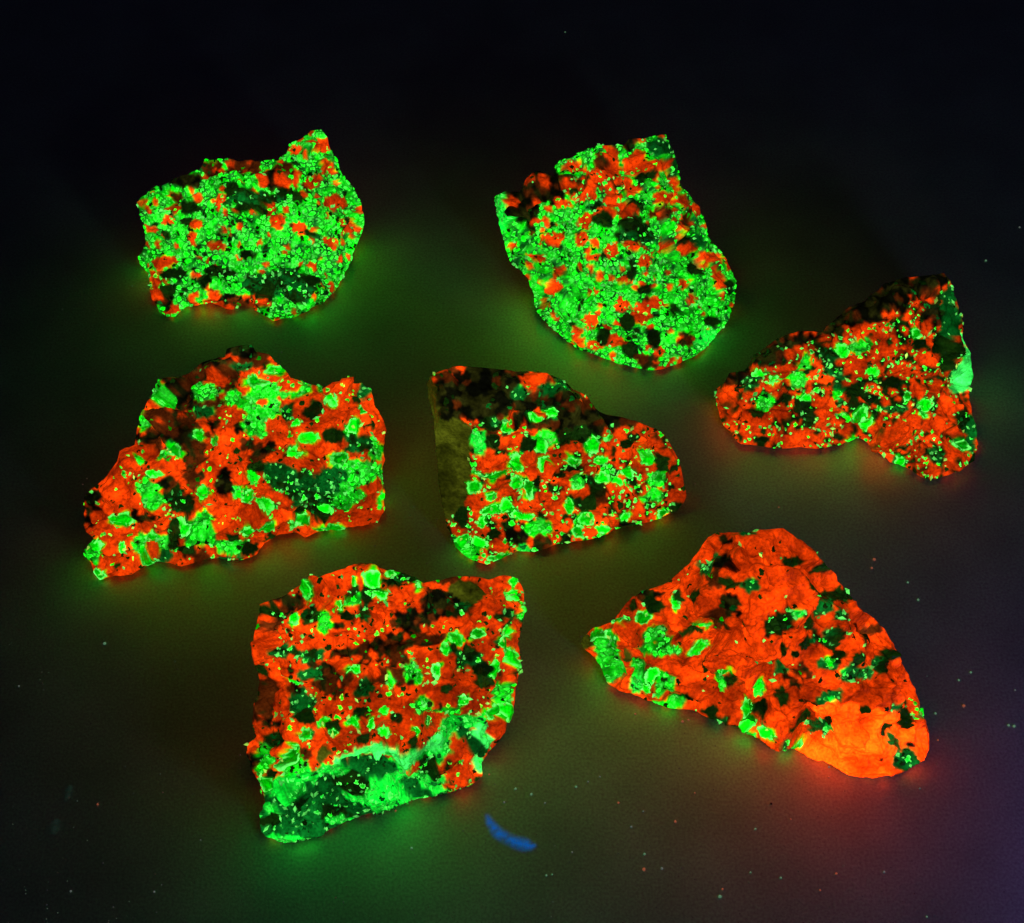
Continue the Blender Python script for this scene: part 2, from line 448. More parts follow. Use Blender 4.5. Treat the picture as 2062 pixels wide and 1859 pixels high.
        if t in 'GS' and zseed[k] not in 'odk':
            rim = np.clip(1.15-np.abs(e-.30)/.45, 0, 1)*rng.uniform(.35, 1.0)
            mt = MINT*rng.uniform(.7, 1.05)
            if zseed[k] == 'G': rim = rim*.42; col = col*1.15
            if zseed[k] in 'ORM': mt = mt*(rng.choice([1, 2.0, 3.4]), 1, .5)
            col = col*(1-rim[:, None])+mt*rim[:, None]
        if t in 'GS' and zseed[k] in 'odk': col *= .35  # grains dimmed along with the tone painted into their zone
        gl = np.full(len(u), g)
        return vv, inv.reshape(-1, 3), np.c_[col, gl]
    for n_, r_ in enumerate(rank):
        k = int(ids[r_]); ff = Fs[st[r_]:st[r_]+ct[r_]]
        if len(ff) < 4: continue
        vv, f2, cc = grain_mesh(k, ff)
        if n_ < 290:
            t = stype[k]; nm = 'dark_grain' if t == 'D' else 'green_grain'
            ctr = vv.mean(0)
            link(nm, new_mesh(nm, vv-ctr, f2, M_DARK if t == 'D' else M_GREEN, cc), root, ctr-base_pt)
        else: small.append((vv, f2, cc))
    if small:
        o = 0; a, b, c2 = [], [], []
        for vv, f2, cc in small: a.append(vv); b.append(f2+o); c2.append(cc); o += len(vv)
        so = link('small_grains', new_mesh('small_grains', np.concatenate(a)-base_pt, np.concatenate(b), M_GREEN, np.concatenate(c2)), root); so['kind'] = 'stuff'
    # glint flecks: highlights painted in as glowing bits proud of the surface
    a, b, c2, o = [], [], [], 0
    oct_ = np.array([(1, 0, 0), (-1, 0, 0), (0, 1, 0), (0, -1, 0), (0, 0, 1), (0, 0, -1)], float)
    of = np.array([(0, 2, 4), (2, 1, 4), (1, 3, 4), (3, 0, 4), (2, 0, 5), (1, 2, 5), (3, 1, 5), (0, 3, 5)])
    cand = nr.permutation(len(V))[:int(len(V)*.030)]
    for i in cand:
        z = zseed[s1[i]]; p = {'g': .55, 'G': .28, 'M': .32, 'N': .4, 'D': .14, 'O': .04, 'R': .14, 'o': .06, 'd': .01, 'k': .01, 'S': .12, 's': .5, 'Y': .0, 'E': 0, 'W': .2}[z]
        if rng.random() > p: continue
        s = rng.uniform(.00028, .00068); q = nr.normal(0, 1, (3, 3)); q, _ = np.linalg.qr(q)
        a.append((oct_*np.array([s*rng.uniform(.8, 2.0), s, s*.7]))@q+V[i]+Nn[i]*(.00008 if not grow[s1[i]] else dome*.9)); b.append(of+o); o += 6
        t = MINT*rng.uniform(.35, 1.1)*(np.array([rng.choice([.8, 1.6, 3.6]), 1, .8]) if z in 'MNRO' else 1)
        if z in 'od': t = t*.3
        c2.append(np.tile((*t, 1.0), (6, 1)))
    if a:
        so = link('glint_flecks', new_mesh('glint_flecks', np.concatenate(a)-base_pt, np.concatenate(b), M_GREEN, np.concatenate(c2), smooth=False), root)
        so['kind'] = 'stuff'
    return root

# crops: origin and scale of the enlargements the outlines were measured in
C1, C2, C3, C4 = (240, 230, 3.739), (960, 240, 3.370), (1400, 520, 3.365), (140, 670, 3.059)
C5, C6, C7 = (830, 700, 3.422), (460, 1100, 2.935), (1140, 1040, 2.657)

build_rock('bright green rock with a small horn on its upper right corner', C1,
 [(140,670),(150,640),(200,610),(260,560),(330,530,15),(420,480,18),(520,450,19),(600,420,20),(650,345,21),(760,325,21),(900,335,21),(1060,355,21),(1200,350,21),(1255,300,22),(1280,230,22),(1370,180,23),(1440,125,23),(1520,118,22),(1575,175,20),(1590,300,17),(1645,370,15),(1700,490,13),(1775,590,11),(1825,680,9),(1845,790,6),(1832,890,4),(1775,1000,3),(1740,1120,2),(1680,1230),(1610,1350),(1520,1430),(1380,1500),(1290,1530),(1160,1555),(1090,1510),(1025,1470),(1000,1400),(940,1450),(820,1468),(700,1430),(600,1440),(500,1445),(420,1515),(360,1525),(300,1480),(240,1370),(230,1200),(160,1130),(150,1070),(200,980),(190,820),(150,740)],
 [(400,700,17),(700,620,20),(1000,560,22),(1300,520,23),(1500,420,21),(1600,700,15),(1450,900,16),(1150,900,17),(800,900,16),(450,950,12),(350,1150,7),(650,1200,8),(900,1250,7),(1150,1250,8),(1350,1250,8),(1550,1150,6),(1250,1450,2.5),(600,1360,3),(850,1370,2.5),(400,1380,3)],
 [(540,710,75,45,'D'),(520,815,50,38,'D'),(425,1200,95,55,'D'),(740,1190,150,62,'D'),(640,1260,70,45,'D'),(970,1045,65,40,'D'),(1450,890,60,42,'D'),(1220,1150,32,28,'D'),(370,1330,60,55,'D'),(860,590,80,65,'D'),(1240,570,80,50,'D'),(1350,610,60,60,'D'),(1010,725,140,26,'D'),(1440,1250,80,50,'D'),(1090,1350,80,55,'D'),(1300,1400,60,50,'D'),(350,900,50,25,'D'),(820,1380,70,30,'k'),(1140,500,35,60,'k'),(940,1440,60,50,'k'),
  (420,690,62,45,'O'),(760,650,50,45,'O'),(1190,800,80,40,'O'),(1350,860,55,55,'O'),(600,840,50,40,'O'),(740,1000,48,38,'O'),(1600,960,42,38,'O'),(350,1110,85,45,'O'),(290,1230,50,70,'O'),(270,1350,35,50,'O'),(720,1345,58,42,'O'),(900,1400,60,45,'o'),(400,1470,60,40,'O'),(1320,260,50,38,'O'),(1510,250,85,45,'O'),(1080,500,35,45,'O'),(1210,480,50,50,'O'),(1340,500,28,50,'O'),(1480,500,60,55,'O'),(1560,390,60,30,'O'),(1650,640,100,38,'O'),(1150,690,50,32,'O'),(250,870,50,40,'O'),(400,800,40,28,'O'),(570,930,38,48,'O'),(1720,850,60,60,'M'),
  (950,380,130,50,'o'),(700,390,90,50,'o'),(1240,410,80,40,'o'),(400,600,60,40,'o'),(470,490,150,60,'k'),(330,1410,80,60,'d'),(1450,1440,120,50,'G'),(1200,1290,260,130,'g'),(1000,640,250,60,'g'),(870,1420,250,60,'N')],
 'G', 11, dz=.8, oz=.86, omix='OOOOOGGDo', grain=.0019, rfill=(.42,.7))

build_rock('tall egg-shaped green rock with orange flecks and a smooth curved lower edge', C2,
 [(130,540,16),(165,510,17),(210,495,18),(290,490,20),(330,420,21),(400,350,22),(460,370,22),(520,390,23),(530,320,23),(560,285,23),(680,245,24),(740,205,24),(820,178,25),(920,168,25),(1000,175,25),(1040,130,25),(1120,128,24),(1200,115,23),(1280,110,21),(1312,180,19),(1350,290,17),(1385,430,15),(1440,520,13),(1510,600,11),(1545,690,9),(1550,770,8),(1600,830,7),(1665,900,6),(1720,1000,5),(1750,1110,4),(1752,1220,3),(1720,1350,1.5),(1650,1440),(1560,1540),(1480,1610),(1380,1650),(1280,1690),(1160,1705),(1050,1690),(930,1645),(830,1610),(720,1570),(620,1510),(520,1430),(440,1350),(390,1260,2),(385,1190,2.5),(340,1080,4),(270,1010,6),(220,960,8),(205,900,10),(180,820,12),(155,740,14),(135,640,15)],
 [(250,620,20),(450,560,23),(700,450,26),(1000,350,27),(1200,250,24),(1300,500,22),(1000,650,27),(700,750,25),(450,850,20),(1400,800,17),(1100,950,24),(800,1050,21),(550,1150,13),(1500,1050,12),(1250,1250,16),(950,1350,12),(1550,1300,8),(1300,1500,7),(1050,1550,5),(750,1430,6),(600,1300,7)],
 [(240,560,55,45,'O'),(360,420,45,40,'O'),(460,420,45,50,'O'),(410,550,40,35,'O'),(560,550,40,35,'O'),(390,440,200,150,'k'),(300,640,130,80,'k'),(170,620,45,110,'S'),(340,760,60,40,'k'),
  (920,260,50,90,'O'),(1080,290,80,80,'O'),(880,360,110,45,'O'),(860,310,50,50,'o'),(650,310,60,40,'O'),(1200,330,110,45,'O'),(1040,400,45,40,'O'),(930,570,60,60,'O'),(740,700,60,60,'O'),(860,650,90,22,'O'),(990,650,40,70,'O'),(530,810,85,48,'O'),(720,820,40,60,'O'),(410,950,70,30,'O'),(920,910,50,55,'O'),(1060,870,60,38,'O'),(1130,970,42,35,'O'),(800,950,40,30,'O'),(1240,560,80,45,'O'),(1390,560,60,60,'O'),(1330,450,45,80,'O'),(1240,650,90,40,'o'),(1400,700,50,60,'o'),(1290,850,60,50,'O'),(1440,860,60,40,'O'),(1590,930,95,40,'O'),(1490,620,40,70,'O'),(1390,1120,42,38,'O'),(1640,1090,40,70,'O'),(1440,1230,30,50,'O'),(1540,1290,25,50,'O'),(990,1270,70,48,'O'),(1240,1250,80,45,'O'),(1120,1320,70,70,'O'),(780,1360,60,55,'O'),(950,1510,80,38,'O'),(810,1530,50,35,'O'),(1240,1580,50,28,'O'),(1160,1640,80,40,'o'),(490,1170,45,38,'O'),(540,1030,40,40,'O'),(740,520,40,35,'O'),(700,1440,30,30,'O'),(1400,1480,60,60,'o'),
  (850,700,80,60,'D'),(820,620,70,20,'D'),(1080,740,150,45,'D'),(1060,600,60,60,'D'),(1490,1010,45,70,'D'),(1050,1020,40,70,'D'),(1200,1480,60,80,'D'),(1040,1560,60,80,'D'),(1020,1370,60,60,'D'),(660,1380,40,22,'D'),(1700,1140,35,50,'D'),(1600,1370,60,40,'D'),(1420,810,40,40,'k'),(860,1480,50,60,'D'),(1130,1150,60,40,'D'),(1340,1300,40,60,'D'),(1150,390,70,30,'D'),
  (1240,200,110,70,'s'),(1330,330,40,120,'s'),(1050,150,50,30,'k'),(1500,820,60,60,'s'),(1250,1000,70,90,'G'),(640,860,60,110,'G'),(1440,1060,70,150,'G'),(1460,1380,110,100,'G'),(1580,1270,60,90,'G'),(660,1300,130,90,'G'),(1580,1500,120,70,'S'),(1100,820,150,60,'g'),(700,450,150,60,'N'),(850,450,300,80,'N')],
 'G', 22, dz=.8, oz=.86, omix='OOOOGGGDDo', grain=.00185, rfill=(.34,.62), hrange=120)

build_rock('wedge-shaped orange and green rock with dark top and high pointed right end', C3,
 [(140,950),(150,880),(190,850,10),(230,780,14),(330,770,16),(400,660,18),(480,600,19),(560,540,20),(700,490,20),(860,500,21),(930,420,22),(1050,330,22),(1150,290,22),(1280,180,23),(1380,135,24),(1500,125,24),(1620,120,24),(1680,105,23),(1730,150,20),(1755,230,18),(1780,320,16),(1800,420,13),(1810,530,10),(1860,650,6),(1885,800,4),(1860,880,4),(1850,960,3),(1880,1060,2),(1910,1150,1.5),(1915,1270),(1890,1370),(1820,1420),(1740,1460),(1680,1480),(1590,1505),(1540,1480),(1480,1440),(1380,1400),(1320,1380),(1240,1310),(1150,1240),(1100,1215,1),(1020,1245,1),(960,1270,1),(870,1290,1),(700,1290,1),(560,1290,1),(420,1270,1),(310,1260,1),(250,1200,1),(180,1120,1)],
 [(300,880,17),(500,700,21),(700,600,22),(950,480,24),(1200,370,26),(1450,280,27),(1620,260,25),(1700,500,17),(1500,600,20),(1200,680,18),(900,800,15),(650,900,13),(400,1000,9),(700,1150,5),(1000,1080,8),(1250,1050,12),(1500,1000,13),(1750,900,8),(1650,1200,8),(1450,1250,6),(1700,1350,4),(300,1120,5)],
 [(300,800,160,60,'k'),(450,660,150,60,'d'),(600,560,160,60,'d'),(760,530,100,40,'k'),(900,470,90,70,'d'),(1100,390,200,70,'k'),(1250,290,200,100,'k'),(1450,190,200,60,'d'),(1650,150,90,50,'k'),
  (900,690,60,100,'g'),(980,800,45,70,'g'),(1720,350,55,200,'s'),(1640,380,60,60,'d'),(1820,740,60,130,'W'),(1800,600,32,80,'W'),(1800,880,50,34,'W'),(1800,1060,60,90,'D'),(1860,1200,45,140,'s'),(1530,580,45,30,'D'),(1700,650,50,120,'D'),(1330,900,60,50,'D'),(1080,900,50,60,'D'),(760,1060,60,70,'D'),(700,1010,40,40,'D'),(420,1060,50,35,'D'),(1350,1020,70,60,'g'),(600,980,35,35,'D'),(1340,840,45,40,'D'),(1200,960,50,40,'D'),(450,1240,50,30,'D'),
  (720,700,60,60,'G'),(700,830,60,60,'G'),(990,620,50,55,'G'),(1110,580,85,45,'G'),(480,980,65,55,'G'),(750,950,40,30,'G'),(970,900,40,40,'G'),(1110,1070,60,45,'G'),(1150,1120,50,40,'G'),(1250,1030,30,42,'G'),(1560,990,65,50,'G'),(1550,1060,35,30,'G'),(1510,510,45,42,'G'),(1790,1270,60,40,'G'),(1385,1370,38,40,'G'),(530,840,40,50,'G'),(1200,770,55,28,'G'),(450,760,35,30,'G'),(390,850,50,60,'g'),(1640,1330,60,80,'g'),(1060,1230,50,25,'G'),(1430,930,25,45,'G'),(1030,1070,35,30,'G'),
  (600,760,75,60,'O'),(1090,720,80,110,'O'),(1150,490,90,40,'O'),(1330,390,90,35,'O'),(1470,390,45,45,'O'),(1590,500,40,80,'O'),(1580,680,120,60,'O'),(1360,620,110,40,'O'),(1250,530,50,50,'O'),(880,1010,100,90,'O'),(900,1120,80,60,'O'),(700,1230,200,60,'O'),(560,1060,100,60,'O'),(370,1150,80,80,'O'),(240,910,45,50,'O'),(1720,980,90,80,'O'),(1460,1080,90,70,'O'),(1620,1130,90,80,'O'),(1370,1180,100,70,'O'),(1250,1280,110,45,'O'),(1620,1440,60,60,'O'),(1740,1310,60,60,'O'),(1820,1190,50,30,'O'),(1500,900,60,50,'O'),(1380,770,80,40,'O'),(1570,240,60,35,'o'),(1540,330,40,25,'O'),(170,1040,35,70,'O'),(1330,910,50,30,'O')],
 'N', 33, omix='OOOOOGGDo', oz=.82, grain=.00185, rfill=(.34,.58), hrange=110)

build_rock('broad orange and green slab of rock with a dull crumbly peak', C4,
 [(85,1180,2),(95,1090,5),(90,1010,8),(130,960,10),(220,890,12),(240,860,12),(300,790,13),(310,730,14),(400,690,15),(415,600,16),(440,500,17),(500,410,18),(560,300,19),(610,275,20),(690,270,21),(760,220,23),(820,180,24),(960,150,26),(970,100,27),(1060,75,28),(1120,75,28),(1150,120,27),(1230,130,25),(1270,180,23),(1330,230,21),(1360,280,20),(1450,310,18),(1560,340,17),(1620,300,16),(1700,305,14),(1800,310,12),(1860,340,10),(1880,440,9),(1930,530,8),(1950,600,7),(1940,690,6),(1940,780,4.5),(1925,850,3.5),(1940,980,2),(1945,1080,1),(1900,1160),(1800,1190),(1700,1200),(1600,1210),(1500,1240),(1450,1260),(1400,1230),(1280,1250),(1200,1300),(1150,1370),(1080,1400),(950,1395),(860,1385),(760,1420),(690,1440),(620,1420),(540,1410),(450,1450),(380,1485),(280,1500),(190,1520),(150,1480),(130,1420),(95,1370),(110,1310),(150,1270),(100,1230)],
 [(350,800,17),(550,650,20),(700,400,23),(950,280,26),(1200,350,22),(1500,450,19),(1750,450,15),(1800,650,13),(1500,650,17),(1200,550,20),(900,600,20),(650,800,18),(350,1000,13),(550,1050,15),(850,950,16),(1050,800,18),(1300,800,15),(1600,850,11),(1800,900,8),(1500,1050,7),(1250,1080,9),(950,1080,12),(700,1150,10),(400,1180,9),(250,1300,6),(500,1300,6),(800,1280,5.5),(1050,1250,5),(1750,1080,4),(350,1420,2.5),(650,1360,2.5)],
 [(720,600,240,230,'o'),(780,300,260,200,'o'),(1060,100,110,50,'d'),(1150,170,110,50,'o'),(900,190,120,40,'k'),(730,260,60,50,'o'),(1080,210,80,40,'s'),(700,400,110,110,'k'),(700,520,120,60,'o'),(690,620,120,80,'k'),(520,640,100,30,'k'),(830,480,80,40,'s'),(940,270,140,65,'o'),(920,290,90,40,'O'),(900,560,50,30,'k'),(560,600,90,40,'o'),(1040,590,40,50,'k'),(680,410,40,30,'o'),
  (560,380,50,120,'G'),(490,540,70,60,'G'),(850,370,80,45,'G'),(1170,300,60,40,'G'),(1250,350,120,60,'G'),(1180,430,120,70,'G'),(1150,560,80,90,'G'),(1200,490,100,50,'G'),(1290,230,70,30,'G'),(1420,360,60,50,'G'),(1020,400,70,50,'G'),(1830,350,45,50,'s'),(1600,430,50,40,'G'),(1790,480,35,25,'G'),(1720,590,40,45,'G'),(1460,650,65,38,'G'),(1390,555,35,22,'G'),(1380,730,40,50,'G'),(1350,490,60,40,'g'),(1530,360,30,50,'G'),(640,720,45,45,'G'),(570,760,35,45,'G'),(520,870,50,25,'G'),(430,775,30,25,'G'),(890,660,30,25,'G'),(790,620,35,35,'G'),(480,960,60,60,'G'),(530,1030,60,50,'G'),(320,1150,65,40,'G'),(820,990,45,55,'G'),(1150,920,40,40,'G'),(1100,1020,50,45,'G'),(1040,990,35,35,'G'),(1210,1070,60,30,'G'),(700,1190,60,40,'G'),(820,1150,60,60,'G'),(810,1250,90,80,'G'),(590,1310,60,50,'G'),(500,1280,50,50,'G'),(430,1330,50,80,'G'),(140,1360,60,50,'G'),(200,1480,50,50,'G'),(160,1300,50,40,'G'),(320,1320,25,40,'G'),(480,1400,60,35,'G'),(1090,1200,50,35,'G'),(1200,1180,60,35,'G'),(1000,1300,110,50,'G'),(1400,1180,80,30,'G'),(1600,1195,110,22,'G'),(1000,1380,80,20,'s'),(570,1390,60,30,'s'),(780,1380,90,30,'o'),
  (1480,960,180,100,'g'),(1380,900,160,90,'g'),(1560,1030,160,80,'g'),(1700,1000,110,80,'G'),(1780,860,130,80,'G'),(1600,870,120,80,'s'),(1300,860,100,60,'s'),(1640,760,70,40,'G'),(1880,720,60,80,'G'),(1760,680,90,50,'g'),(1570,1080,50,35,'G'),(1500,1120,120,45,'D'),(1910,950,25,150,'G'),
  (1500,490,50,50,'D'),(1760,430,40,30,'D'),(1600,640,70,35,'D'),(1860,570,35,20,'D'),(940,880,50,50,'k'),(980,930,80,40,'k'),(1170,850,60,35,'D'),(1210,720,80,35,'d'),(1100,690,60,30,'d'),(640,1000,70,70,'D'),(700,1080,80,60,'D'),(450,1140,80,50,'k'),(640,1240,40,90,'D'),(1000,1240,50,30,'D'),(1200,1240,60,50,'D'),(1100,1330,60,40,'D'),(650,1190,40,30,'D'),(720,1330,60,40,'D'),(290,1440,30,22,'D'),(130,1010,50,50,'k'),(150,1080,90,30,'k'),(120,1150,50,40,'d'),(600,930,60,50,'k'),(470,640,80,25,'k'),(960,980,60,40,'d'),(760,900,60,70,'o'),
  (970,500,70,70,'O'),(860,560,60,40,'O'),(980,620,90,90,'O'),(880,720,80,60,'O'),(800,720,80,50,'o'),(870,850,60,90,'O'),(1290,600,100,80,'O'),(1190,435,30,28,'O'),(1310,420,50,25,'O'),(1350,320,80,35,'O'),(1250,290,40,25,'O'),(1500,560,160,60,'O'),(1700,370,160,70,'O'),(1650,480,140,80,'O'),(1850,530,80,120,'O'),(1590,690,90,30,'O'),(1370,800,50,35,'O'),(1180,790,60,40,'o'),(1100,840,80,50,'O'),(1060,910,60,40,'O'),(450,740,80,60,'O'),(350,760,60,60,'O'),(300,870,110,60,'O'),(280,950,150,80,'O'),(320,1030,110,50,'O'),(600,880,90,50,'O'),(650,820,60,50,'O'),(180,1140,60,25,'O'),(300,1250,120,60,'O'),(350,1390,65,90,'O'),(450,1210,60,40,'O'),(520,1340,40,20,'O'),(980,1130,90,110,'O'),(960,1230,60,40,'O'),(1130,1110,90,40,'O'),(1180,1240,45,35,'O'),(1270,1030,60,40,'O'),(1330,1110,60,40,'O'),(1480,1200,70,50,'O'),(1640,1120,120,45,'O'),(1830,1060,110,70,'O'),(1880,960,45,70,'O'),(1760,1140,120,40,'O'),(1300,1200,60,40,'O'),(230,1390,40,40,'O')],
 'R', 44, omix='OOOOOOGGDo', dz=.9, oz=.9, hscale=1.55, grain=.0019, rfill=(.36,.62), hrange=110)

build_rock('blocky speckled rock with a smooth dull olive left side, in the centre', C5,
 [(100,250,22),(120,200,24),(190,165,25),(280,125,26),(380,130,26),(500,140,26),(600,150,25),(720,165,24),(880,170,23),(960,195,22),(1040,230,21),(1110,290,20),(1200,330,19),(1260,420,18),(1330,460,17),(1450,480,16),(1560,510,15),(1680,560,13),(1740,600,12),(1800,710,9),(1850,810,7),(1870,900,5),(1888,1020,3),(1870,1070,1.5),(1820,1120,1),(1700,1180,1),(1600,1210,1),(1480,1235,1),(1390,1250,1),(1350,1290,1),(1220,1330,1),(1100,1340,1),(960,1370,1),(830,1410,1),(720,1400,1),(620,1450,1),(520,1495,1),(430,1470,1),(350,1420,1),(300,1370,1),(275,1310,1.5),(240,1240,3),(220,1150,5),(200,1050,8),(180,950,10),(175,800,14),(160,650,18),(150,500,20),(115,360,21.5)],
 [(190,460,24),(160,250,25),(400,560,23),(420,350,25),(700,300,25),(950,330,23),(1150,420,21),(600,450,24),(850,430,24),(420,800,15),(370,950,11),(300,1120,6),(650,650,19),(900,620,20),(1100,560,19),(1300,560,18),(1600,600,15.5),(1700,700,12),(1400,800,12),(1100,850,11.5),(800,900,11),(550,900,12.5),(1700,950,6),(1400,1050,6),(1100,1100,5),(800,1150,5),(500,1200,5),(400,1330,2.5),(650,1330,2.5)],
 [(620,340,540,190,'d'),(560,270,330,130,'k'),(1250,470,330,90,'d'),(300,800,105,330,'E'),(260,1080,55,120,'E'),(130,330,40,160,'E'),(330,580,90,60,'E'),(190,600,80,200,'E'),(230,980,80,220,'E'),
  (260,200,60,60,'o'),(400,230,180,90,'k'),(350,320,190,120,'k'),(300,450,130,60,'k'),(450,420,150,80,'d'),(600,330,90,60,'k'),(600,230,70,60,'d'),(530,530,90,60,'D'),(1080,350,90,50,'d'),(1120,450,90,70,'k'),(1200,400,70,60,'o'),(1240,500,110,70,'k'),(1400,490,120,40,'k'),(1150,600,100,50,'D'),(1080,560,70,70,'d'),(1000,300,90,40,'s'),(1500,520,100,30,'o'),
  (830,240,80,55,'O'),(950,240,50,40,'o'),(1010,240,45,40,'s'),(740,310,70,40,'s'),(910,300,50,30,'s'),(690,480,45,45,'O'),(870,450,50,50,'O'),(760,430,60,30,'k'),(850,490,50,30,'G'),(960,450,45,40,'G'),(650,540,50,60,'G'),(750,570,50,50,'N'),(900,530,90,60,'o'),(730,510,40,35,'k'),(570,500,50,40,'g'),(930,640,70,60,'G'),(870,680,70,50,'G'),(700,660,60,50,'O'),(560,640,50,50,'D'),(460,650,45,60,'S'),(530,590,50,20,'o'),(800,680,60,40,'D'),
  (560,780,110,60,'O'),(1000,760,60,50,'O'),(800,760,60,40,'O'),(1230,770,70,50,'O'),(1340,650,70,50,'O'),(1430,610,40,40,'O'),(1630,640,60,70,'O'),(1530,620,60,40,'D'),(1480,670,60,40,'D'),(1550,730,130,40,'O'),(1600,820,90,40,'O'),(1240,660,60,50,'G'),(1340,610,50,25,'G'),(1780,760,40,60,'O'),(1840,900,45,60,'O'),(1800,830,40,30,'D'),(1830,1020,60,50,'O'),(1270,980,60,100,'D'),(1720,790,40,60,'D'),(1200,1080,90,50,'D'),(1020,890,50,30,'D'),(1110,820,60,25,'D'),(850,900,40,50,'D'),(1100,870,60,30,'O'),(950,850,60,40,'O'),(820,850,70,30,'O'),(640,1000,90,50,'O'),(450,1060,80,50,'O'),(580,950,70,30,'O'),(900,1010,60,30,'O'),(1180,1020,40,30,'O'),(1060,950,30,40,'O'),(790,1080,60,40,'O'),(1550,1100,35,35,'O'),(1310,1050,40,50,'o'),(1380,1160,30,50,'O'),(1280,1150,40,25,'O'),(460,1270,60,70,'O'),(590,1370,60,50,'O'),(560,1280,50,40,'D'),(1020,1240,60,30,'O'),(1230,1270,50,40,'O'),(340,1260,50,20,'O'),(340,1160,50,70,'D'),(720,1310,60,60,'k'),(900,1330,60,50,'o'),(1450,1200,70,40,'k'),
  (550,860,120,26,'G'),(720,790,50,70,'G'),(920,800,60,55,'G'),(1100,770,60,40,'G'),(1300,760,60,40,'G'),(1620,770,60,40,'G'),(720,930,45,55,'G'),(800,950,35,75,'G'),(1140,940,60,60,'G'),(430,960,60,50,'G'),(550,1020,45,30,'G'),(650,1100,55,45,'G'),(880,1240,95,60,'G'),(1150,1270,50,50,'G'),(1200,1180,70,45,'G'),(1660,1020,75,50,'G'),(1680,900,70,60,'G'),(1310,890,50,40,'G'),(1410,930,45,30,'G'),(1500,880,45,40,'G'),(1080,1090,35,55,'G'),(760,1150,80,40,'G'),(460,1350,70,45,'G'),(330,1340,50,60,'G'),(390,1410,90,40,'G'),(540,1120,90,30,'G'),(620,1450,120,28,'G'),(1310,1250,70,35,'G'),(480,1200,30,50,'G'),(1450,1150,50,35,'G'),(1720,1140,45,30,'G'),(770,1390,50,25,'S')],
 'N', 55, dz=.88, hscale=1.7, grain=.0022, rfill=(.38,.62), rough=.75, hrange=110)

